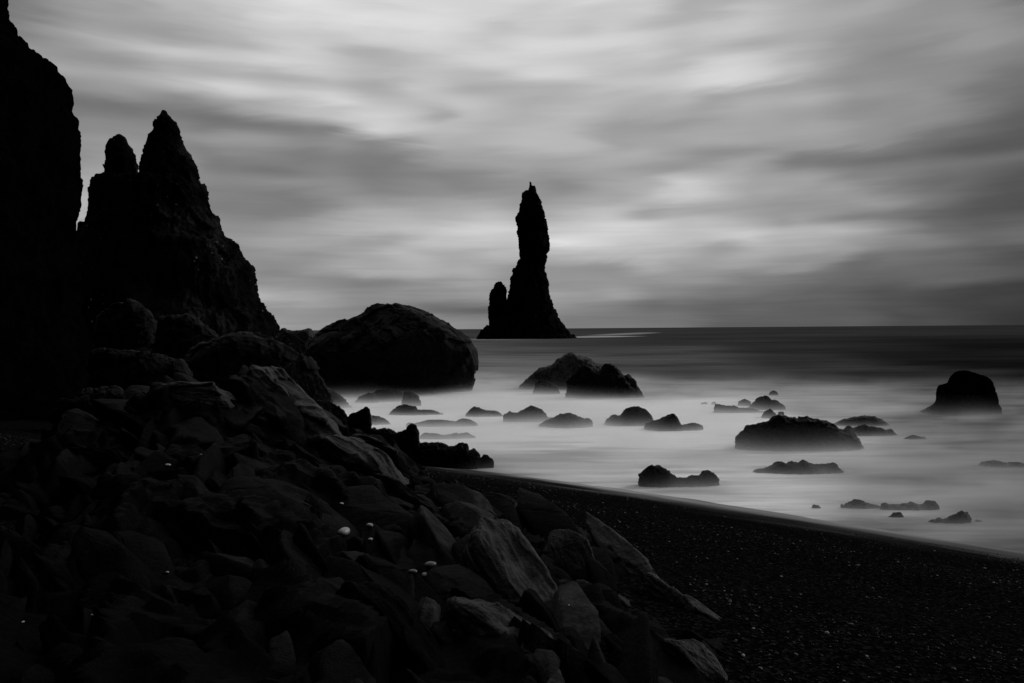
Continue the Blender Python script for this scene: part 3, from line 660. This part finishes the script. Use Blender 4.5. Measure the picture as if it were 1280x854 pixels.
GB = 'boulders below the sea stack'
def bl(label, pts, D, seed, mat=M_ROCK, k=.7, amp=.05, zfoot=-0.4, name='boulder'):
    return mk(name, label, [pts], 600, mat, D=D, seed=seed, k=k, amp=amp, group=GB, zfoot=zfoot, res=120, cat='boulder', freq=3.2, hf=.25, blocky=.8)
bl('squat boulder wedged between the huge boulder and the stack', [(334,450),(341,420),(352,411),(370,413),(388,412),(393,425),(396,450)], 66, 60, M_GREY)
bl('long dark boulder hump running down to the right', [(225,470),(238,438),(260,425),(290,417),(315,416),(335,424),(360,435),(385,450),(400,470),(412,495)], 40, 61, k=.5)
bl('domed boulder with a light right face below the stack', [(190,440),(200,400),(215,392),(238,391),(250,402),(265,412),(280,432)], 46, 62)
bl('round pitch-black boulder nearest the cliff foot', [(118,445),(125,400),(140,380),(165,375),(185,385),(200,412),(206,440)], 48, 63)
bl('flat-topped block with a pale upper ledge', [(108,520),(118,442),(125,437),(200,441),(212,446),(225,448),(232,455),(236,480),(240,515)], 30, 64, M_ROCK, k=.5)
bl('rubble-like boulder slumped against the cliff foot', [(70,520),(100,490),(130,482),(150,485),(175,500),(190,515),(215,545)], 24, 65, k=.6, amp=.07)

# ------------------------------------------------------------------ foreground outcrop
FOOT = np.array([(1.8,6.1),(1.22,4.84),(1.05,3.2),(0.95,1.2),(0.6,-1.5),(-2,-2.5),(-3.2,0),(-4.2,4),(-5.6,7),(-7.4,10),(-8.6,13.5),(-8.2,16.8),(-5.6,18.0),(-3.0,17.4),(-1.4,16.0),(-.3,14.8),(.8,12.7),(1.34,10.6),(1.66,7.5)])
CTRL = [(330,474,16),(300,482,15.5),(250,488,15),(215,497,14.5),(365,492,15.4),(400,525,15.2),(440,575,14.6),(500,604,13.6),(560,628,12.4),(120,572,11.5),(160,545,13),
        (300,560,12),(400,600,10),(500,640,8.6),(600,660,8.4),(680,680,8.8),(300,700,6.5),(500,700,6.6),(600,720,6.4),(700,740,6.6),(780,720,7.8),(850,770,6.7),
        (150,700,6.3),(300,854,3.3),(600,854,3.3),(750,854,3.7),(100,854,3.4),(820,820,5.0),(430,520,14.9)]
CP = []
for x, y, d in CTRL:
    p = at(x, y, d); CP.append((p[0], p[1], p[2] - float(ground(p[0], p[1]))))
for x, y in FOOT: CP.append((x, y, 0.0))
for x, y in ((0, 0), (-1.5, 0), (0.3, -1)): CP.append((x, y, 0.1))
CP = np.array(CP)
def inside(X, Y, poly):
    r = np.zeros(len(X), bool); n = len(poly)
    for i in range(n):
        x1, y1 = poly[i]; x2, y2 = poly[(i + 1) % n]
        c = ((y1 > Y) != (y2 > Y)) & (X < (x2 - x1) * (Y - y1) / (y2 - y1 + 1e-12) + x1); r ^= c
    return r
def edge_dist(X, Y, poly):
    d = np.full(len(X), 1e9); n = len(poly)
    for i in range(n):
        a = poly[i]; b = poly[(i + 1) % n]; ab = b - a
        t = np.clip(((X - a[0]) * ab[0] + (Y - a[1]) * ab[1]) / (ab @ ab), 0, 1)
        d = np.minimum(d, np.hypot(X - a[0] - t * ab[0], Y - a[1] - t * ab[1]))
    return d
def outcrop_h(X, Y):
    X = np.atleast_1d(np.asarray(X, float)); Y = np.atleast_1d(np.asarray(Y, float))
    D2 = (X[:, None] - CP[None, :, 0]) ** 2 + (Y[:, None] - CP[None, :, 1]) ** 2
    wgt = 1 / (D2 + 0.05) ** 1.7
    h = (wgt * CP[None, :, 2]).sum(1) / wgt.sum(1)
    ins = inside(X, Y, FOOT); e = edge_dist(X, Y, FOOT)
    h = np.where(ins, h, -0.5 * e - 0.02)
    return ground(X, Y) + h
# block prototypes: broken columnar shards, edges worn a little
def proto(seed, sides, taper):
    r = random.Random(seed); b = bmesh.new(); pts = []
    for e, xe in ((0, -1), (1, -0.45), (2, 0.5), (3, 1)):
        sc = (r.uniform(.4, .8), 1.0, r.uniform(.8, 1), taper)[e]; a0 = 0.3 + r.uniform(-.15, .15)
        for k in range(sides):
            a = 2 * math.pi * (k + r.uniform(-.12, .12)) / sides + a0
            pts.append((xe + r.uniform(-.25, .25), math.cos(a) * sc * r.uniform(.8, 1.1), math.sin(a) * sc * r.uniform(.75, 1.1)))
    vs = [b.verts.new(p) for p in pts]
    res = bmesh.ops.convex_hull(b, input=vs)
    bmesh.ops.delete(b, geom=[g for g in res['geom_interior'] if isinstance(g, bmesh.types.BMVert)], context='VERTS')
    bmesh.ops.dissolve_limit(b, angle_limit=R(16), verts=b.verts, edges=b.edges)
    bmesh.ops.bevel(b, geom=list(b.edges), offset=0.045, segments=2, affect='EDGES', clamp_overlap=True)
    bmesh.ops.triangulate(b, faces=b.faces)
    for _ in range(2):
        bmesh.ops.subdivide_edges(b, edges=[e for e in b.edges if e.calc_length() > 0.15], cuts=1, use_grid_fill=False)
        bmesh.ops.triangulate(b, faces=b.faces)
    bmesh.ops.smooth_vert(b, verts=b.verts, factor=0.25, use_axis_x=True, use_axis_y=True, use_axis_z=True)
    bmesh.ops.recalc_face_normals(b, faces=b.faces)
    b.verts.ensure_lookup_table()
    V = np.array([v.co[:] for v in b.verts]); Fc = np.array([[v.index for v in f.verts] for f in b.faces]); b.free()
    V += 0.05 * np.stack([fbm(V * 1.3 + seed + j * 9, 3) for j in range(3)], 1)
    fl = V * np.array((0.5, 1.7, 1.7)) + seed; V[:, 1:] *= (1 + 0.16 * fbm(fl, 3, True))[:, None]   # flutes along the block
    return V, Fc
PROTO = [proto(i, 3 + i % 3, (0.15, 0.5, 0.7, 0.3)[i % 4]) for i in range(18)]
def place(Vp, pos, scale, heading, pitch, roll, seed=0, nz=0.03):
    """long axis along heading (unit xy), pitched nose-down"""
    m = Matrix.Rotation(heading, 3, 'Z') @ Matrix.Rotation(pitch, 3, 'Y') @ Matrix.Rotation(roll, 3, 'X')
    Mx = np.array(m); V = (Vp * np.array(scale)) @ Mx.T + np.array(pos)
    V += nz * scale[1] * np.stack([fbm(V * 2.2 + seed + j * 9, 3) for j in range(3)], 1) * 2
    return V

rg = random.Random(21); VV = []; FFs = []; off = 0
def add(Vp, Fp):
    global off
    VV.append(Vp); FFs.append(Fp + off); off += len(Vp)
# core
X, Y, F = patch(-9.5, 2.6, -3, 18.8, 0.05)
hz = outcrop_h(X, Y)
q = np.stack([X, Y, hz], 1)
rot = np.stack([X * 0.5 - Y * 0.85, X * 0.85 + Y * 0.5, X * 0], 1)
e = edge_dist(X, Y, FOOT); ins = inside(X, Y, FOOT)
amp = np.where(ins, np.clip(e / 1.0, 0, 1), 0)
wr = rot + 0.25 * np.stack([fbm(rot * .8 + j * 5, 2) for j in range(3)], 1) * np.array((1, 1, 0))
hz = hz - 0.06 * amp + amp * (0.16 * fbm(rot * np.array((.5, 1.5, 1)), 4, True) + 0.24 * cells(wr * np.array((.55, 1.35, 1)), 3) + 0.09 * cells(wr * np.array((1.4, 3.4, 1)) + 9, 5) + 0.04 * fbm(rot * 3.6, 3, True))
keepv = ins | (e < 0.5); kf = keepv[F].all(1)
tri = F[kf]; tri = np.concatenate([tri[:, [0, 1, 2]], tri[:, [0, 2, 3]]])
add(np.stack([X, Y, hz], 1), tri)
# shards
cnt = 0
while cnt < 520:
    x = rg.uniform(-8.6, 1.7); y = 1.8 + (18 - 1.8) * rg.random() ** 1.6
    if not inside(np.array([x]), np.array([y]), FOOT)[0]: continue
    ed = edge_dist(np.array([x]), np.array([y]), FOOT)[0]
    if y < 3.0 and rg.random() < .5: continue
    L = min(1.1, math.exp(rg.gauss(-0.95, 0.5))) * (0.42 + y / 11.0)
    if ed < L * 0.6: L = max(0.15, ed * 0.9)
    low = y > 11.5 and x > -4.2
    if low: L *= 0.62
    wd = L * rg.uniform(0.2, 0.5); th = L * rg.uniform(0.2, 0.42)
    ddx, ddy = (0.3, -0.95) if x > -1.5 else (0.55, -0.83)
    head = math.atan2(ddy, ddx) + rg.gauss(0, 0.24)
    z = float(outcrop_h(x, y)[0]) - th * (rg.uniform(0.35, 1.0) + 0.25 * low)
    Vp, Fp = PROTO[rg.randrange(len(PROTO))]
    add(place(Vp, (x, y, z), (L, wd, th), head, rg.gauss(0.20, 0.14), rg.gauss(-0.4, 0.4), cnt * 1.7, 0.06), Fp)
    cnt += 1
me = from_arrays('rock_outcrop', np.concatenate(VV), np.concatenate(FFs))
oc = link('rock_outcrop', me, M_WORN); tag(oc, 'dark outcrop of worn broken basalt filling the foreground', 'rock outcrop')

GSL = 'sea-worn slabs on the foreground outcrop'
def slab(label, px, py, D, size, head, pitch, roll, pr, mat=M_SHARD, sink=0.0, name='rock_slab', cat='rock slab', group=GSL):
    p = at(px, py, D); Vp, Fp = PROTO[pr % len(PROTO)]
    V = place(Vp, (0, 0, 0), size, 0, 0, 0, px * .37, 0.04)
    tmp = bpy.data.objects.new('tmp', from_arrays('tmp', V, Fp)); scene.collection.objects.link(tmp)
    md = tmp.modifiers.new('r', 'REMESH'); md.mode = 'VOXEL'; md.voxel_size = size[0] * 2 / 110
    me2 = bpy.data.meshes.new_from_object(tmp.evaluated_get(bpy.context.evaluated_depsgraph_get())); bpy.data.objects.remove(tmp)
    me2.name = name; V = coords(me2); Nn = normals(me2)
    q = V / size[1] * np.array((0.20, 1.1, 1.1)) + px * .11     # flutes run along the slab
    d = 0.10 * fbm(q, 3) + 0.07 * fbm(q * 1.9 + 3, 3, True) + 0.02 * fbm(q * 6, 2, True) + 0.07 * cells(q * np.array((1.6, .9, .9)), int(px)) + 0.03 * cells(q * 2.6 + 4, int(px) + 3)
    V += Nn * (d * size[1])[:, None]
    m3 = np.array(Matrix.Rotation(head, 3, 'Z') @ Matrix.Rotation(pitch, 3, 'Y') @ Matrix.Rotation(-roll, 3, 'X'))
    V = V @ m3.T + np.array((p[0], p[1], p[2] - sink))
    me2.vertices.foreach_set('co', V.astype(np.float32).ravel()); me2.update()
    ob = link(name, me2, mat)
    return tag(ob, label, cat, group)
toward = lambda dx, dy: math.atan2(dy, dx)
slab('long pale ridge slab running down from the outcrop crest', 380, 524, 14.8, (1.8, 0.62, 0.5), toward(.55, -.83), .20, .45, 1)
slab('bright-edged slab at the very crest of the outcrop', 345, 490, 15.6, (1.15, 0.5, 0.42), toward(.6, -.8), .30, .5, 5)
slab('smooth slab at the lower end of the long crest ridge', 455, 583, 13.0, (1.0, 0.62, 0.40), toward(.7, -.7), .25, .4, 8)
slab('fin-shaped slab tucked right of the crest ridge', 458, 556, 14.9, (0.62, 0.30, 0.20), toward(.85, -.5), .12, .5, 3)
slab('rounded whale-backed boulder left of the outcrop crest', 245, 502, 14.4, (0.85, 0.55, 0.42), toward(1, -.25), .05, .1, 10, M_SHARD, name='boulder', cat='boulder')
slab('big leaning slab with a pale triangular face', 640, 742, 6.4, (0.75, 0.30, 0.36), toward(.42, -.9), .42, .75, 2)
slab('narrow slab resting right against the leaning triangular slab', 668, 735, 6.8, (0.72, 0.16, 0.32), toward(.42, -.9), .42, .85, 6)
slab('tall thin flake standing in the middle of the outcrop', 712, 708, 8.0, (0.42, 0.12, 0.42), toward(.3, -.95), .6, .8, 4)
slab('long tilted slab along the sand edge of the outcrop', 796, 716, 8.0, (1.15, 0.20, 0.22), toward(.32, -.95), .22, .35, 7)
slab('pale blunt-ended slab next to the outermost slab', 860, 772, 6.5, (0.62, 0.20, 0.20), toward(.4, -.9), .22, .5, 9)
slab('leaf-shaped slab at the outermost tip of the outcrop', 892, 782, 6.3, (0.34, 0.19, 0.14), toward(.5, -.85), .2, .5, 0)
slab('dark squared stone at the foot of the outcrop, bottom edge', 872, 836, 5.0, (0.26, 0.16, 0.16), toward(.5, -.85), .2, .4, 11)
slab('humped slab with a pale top right of the triangular slab', 765, 765, 6.6, (0.45, 0.28, 0.26), toward(.6, -.8), .15, .3, 12)
slab('oval stone lying beside the humped slab', 705, 752, 6.7, (0.26, 0.13, 0.10), toward(1, -.2), .05, .1, 10)
slab('upright round-topped stone at the back of the sand edge', 682, 655, 11.6, (0.30, 0.24, 0.34), toward(.3, -.9), .3, .5, 13)
slab('upright pointed stone beside the round-topped one', 650, 655, 11.8, (0.36, 0.22, 0.38), toward(.3, -.9), .35, .5, 3)
slab('wedge slab sloping to the sand behind the upright stones', 600, 640, 12.5, (0.75, 0.35, 0.30), toward(.7, -.6), .15, .5, 1)
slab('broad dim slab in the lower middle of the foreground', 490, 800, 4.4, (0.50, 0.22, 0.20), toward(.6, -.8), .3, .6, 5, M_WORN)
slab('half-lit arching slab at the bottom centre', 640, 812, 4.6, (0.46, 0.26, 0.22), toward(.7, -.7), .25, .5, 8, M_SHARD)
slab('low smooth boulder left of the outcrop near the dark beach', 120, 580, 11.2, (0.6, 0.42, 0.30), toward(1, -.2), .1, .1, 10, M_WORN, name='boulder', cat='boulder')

# pale pebbles lying on the rocks: dropped onto the real surface
dg = bpy.context.evaluated_depsgraph_get()
M_PEB = plain_mat('pale_pebble', 0.20, 0.45); M_PEBG = plain_mat('grey_pebble', 0.05, 0.4)
def pebble(label, px, py, rpx, mat, flat=0.6, seed=0, group='pale pebbles lying on the outcrop'):
    r = ray(px, py); hit, loc, nrm, *_ = scene.ray_cast(dg, Vector((0, 0, H)), Vector(r).normalized(), distance=60)
    if not hit: return
    rad = rpx / FPX * loc.y
    b = bmesh.new(); bmesh.ops.create_icosphere(b, subdivisions=3, radius=1.0)
    V = np.array([v.co[:] for v in b.verts]); Fc = np.array([[v.index for v in f.verts] for f in b.faces]); b.free()
    V += 0.12 * np.stack([fbm(V * .8 + seed * 3.1 + j * 5, 2) for j in range(3)], 1)
    V = V * np.array((rad * 1.15, rad * .8, rad * flat)); a = seed * 1.3; c, s_ = math.cos(a), math.sin(a)
    V = V @ np.array(((c, s_, 0), (-s_, c, 0), (0, 0, 1)))
    V += np.array(loc) + np.array((0, 0, rad * flat * .45))
    tag(link('pebble', from_arrays('pebble', V, Fc), mat), label, 'pebble', group)
pebble('largest pale pebble, egg-shaped, on the dark rocks', 430, 667, 8.5, M_PEB, seed=1)
pebble('small round pale pebble up and right of the largest one', 462, 658, 4.5, M_PEB, seed=2)
pebble('tiny pale pebble below the small round one', 463, 675, 3, M_PEB, seed=3)
pebble('pale pebble chip above the largest pebble', 427, 630, 3.2, M_PEB, .4, seed=4)
pebble('bright pebble in the hollow near the left boulder', 209, 582, 4, M_PEB, .4, seed=5)
pebble('little bright pebble right of the hollow', 251, 569, 1.8, M_PEB, seed=6)
pebble('lone pale pebble in the black lower left, upper one', 209, 716, 2.2, M_PEB, seed=7)
pebble('lone pale pebble at the far lower left', 28, 778, 2.4, M_PEB, .4, seed=8)
pebble('lone pale pebble low in the dark left of centre', 115, 769, 1.8, M_PEB, seed=9)
pebble('grey pebble in the little nest of stones, topmost', 538, 708, 7, M_PEBG, seed=10)
pebble('grey pebble in the little nest of stones, lower right', 531, 721, 6, M_PEBG, seed=11)
pebble('grey pebble in the little nest of stones, lower left', 516, 716, 5, M_PEBG, seed=12)
pebble('pin-prick white pebble on the oval stone', 711, 757, 1.5, M_PEB, seed=13)

# ------------------------------------------------------------------ shingle on the sand
def shingle():
    rs = np.random.RandomState(5); n = 120000
    b = bmesh.new(); bmesh.ops.create_icosphere(b, subdivisions=1, radius=1.0)
    bv = np.array([v.co[:] for v in b.verts]); bf = np.array([[v.index for v in f.verts] for f in b.faces]); b.free()
    al = rs.uniform(-24, 16, n); s = 1.6 + 16.6 * rs.random(n) ** 0.9
    x = 0.79 * al + NB[0] * (s - S0) ; y = -0.613 * al + NB[1] * (s - S0)
    band = fbm(np.stack([s * 0.55, al * 0.10, s * 0], 1), 3)
    ok = (rs.random(n) < np.clip(0.45 + 1.6 * band, 0.05, 1)) & (y > 1.2) & (y < 32) & (np.abs(x / np.maximum(y, .1)) < 0.85)
    x, y = x[ok], y[ok]; ins = inside(x, y, FOOT); x, y = x[~ins], y[~ins]
    x = np.concatenate([x]); n = len(x)
    rad = rs.gamma(2.0, 0.0034, n) + 0.003; rad = np.minimum(rad, 0.019)
    sc = np.stack([rad * rs.uniform(.8, 1.4, n), rad * rs.uniform(.7, 1.1, n), rad * rs.uniform(.35, .7, n)], 1)
    th = rs.uniform(0, 6.28, n); c, s_ = np.cos(th), np.sin(th)
    V = bv[None] * sc[:, None, :]
    tx = rs.normal(0, .25, n)
    V = np.stack([V[..., 0] * c[:, None] - V[..., 1] * s_[:, None], V[..., 0] * s_[:, None] + V[..., 1] * c[:, None], V[..., 2] + V[..., 1] * tx[:, None]], -1)
    zg = ground(x, y) + 0.02 * fbm(np.stack([x * .9, y * .9, x * 0], 1), 3)
    V += np.stack([x, y, zg + sc[:, 2] * 0.35], 1)[:, None, :]
    F = bf[None] + (np.arange(n) * len(bv))[:, None, None]
    m = bpy.data.materials.new('shingle'); m.use_nodes = True; t = m.node_tree; bs = t.nodes['Principled BSDF']
    geo = N(t, 'ShaderNodeNewGeometry')
    rr = M(t, 'POWER', geo.outputs['Random Per Island'], 14.0)
    v = M(t, 'ADD', 0.0008, M(t, 'MULTIPLY', rr, 0.24))  # glints on the stones painted as a few bright pebble colours
    t.links.new(VEC(t, v, v, v), bs.inputs['Base Color']); bs.inputs['Roughness'].default_value = 0.4; bs.inputs['Specular IOR Level'].default_value = 0.02
    o = link('shingle', from_arrays('shingle', V.reshape(-1, 3), F.reshape(-1, 3)), m); tag(o, kind='stuff')
shingle()
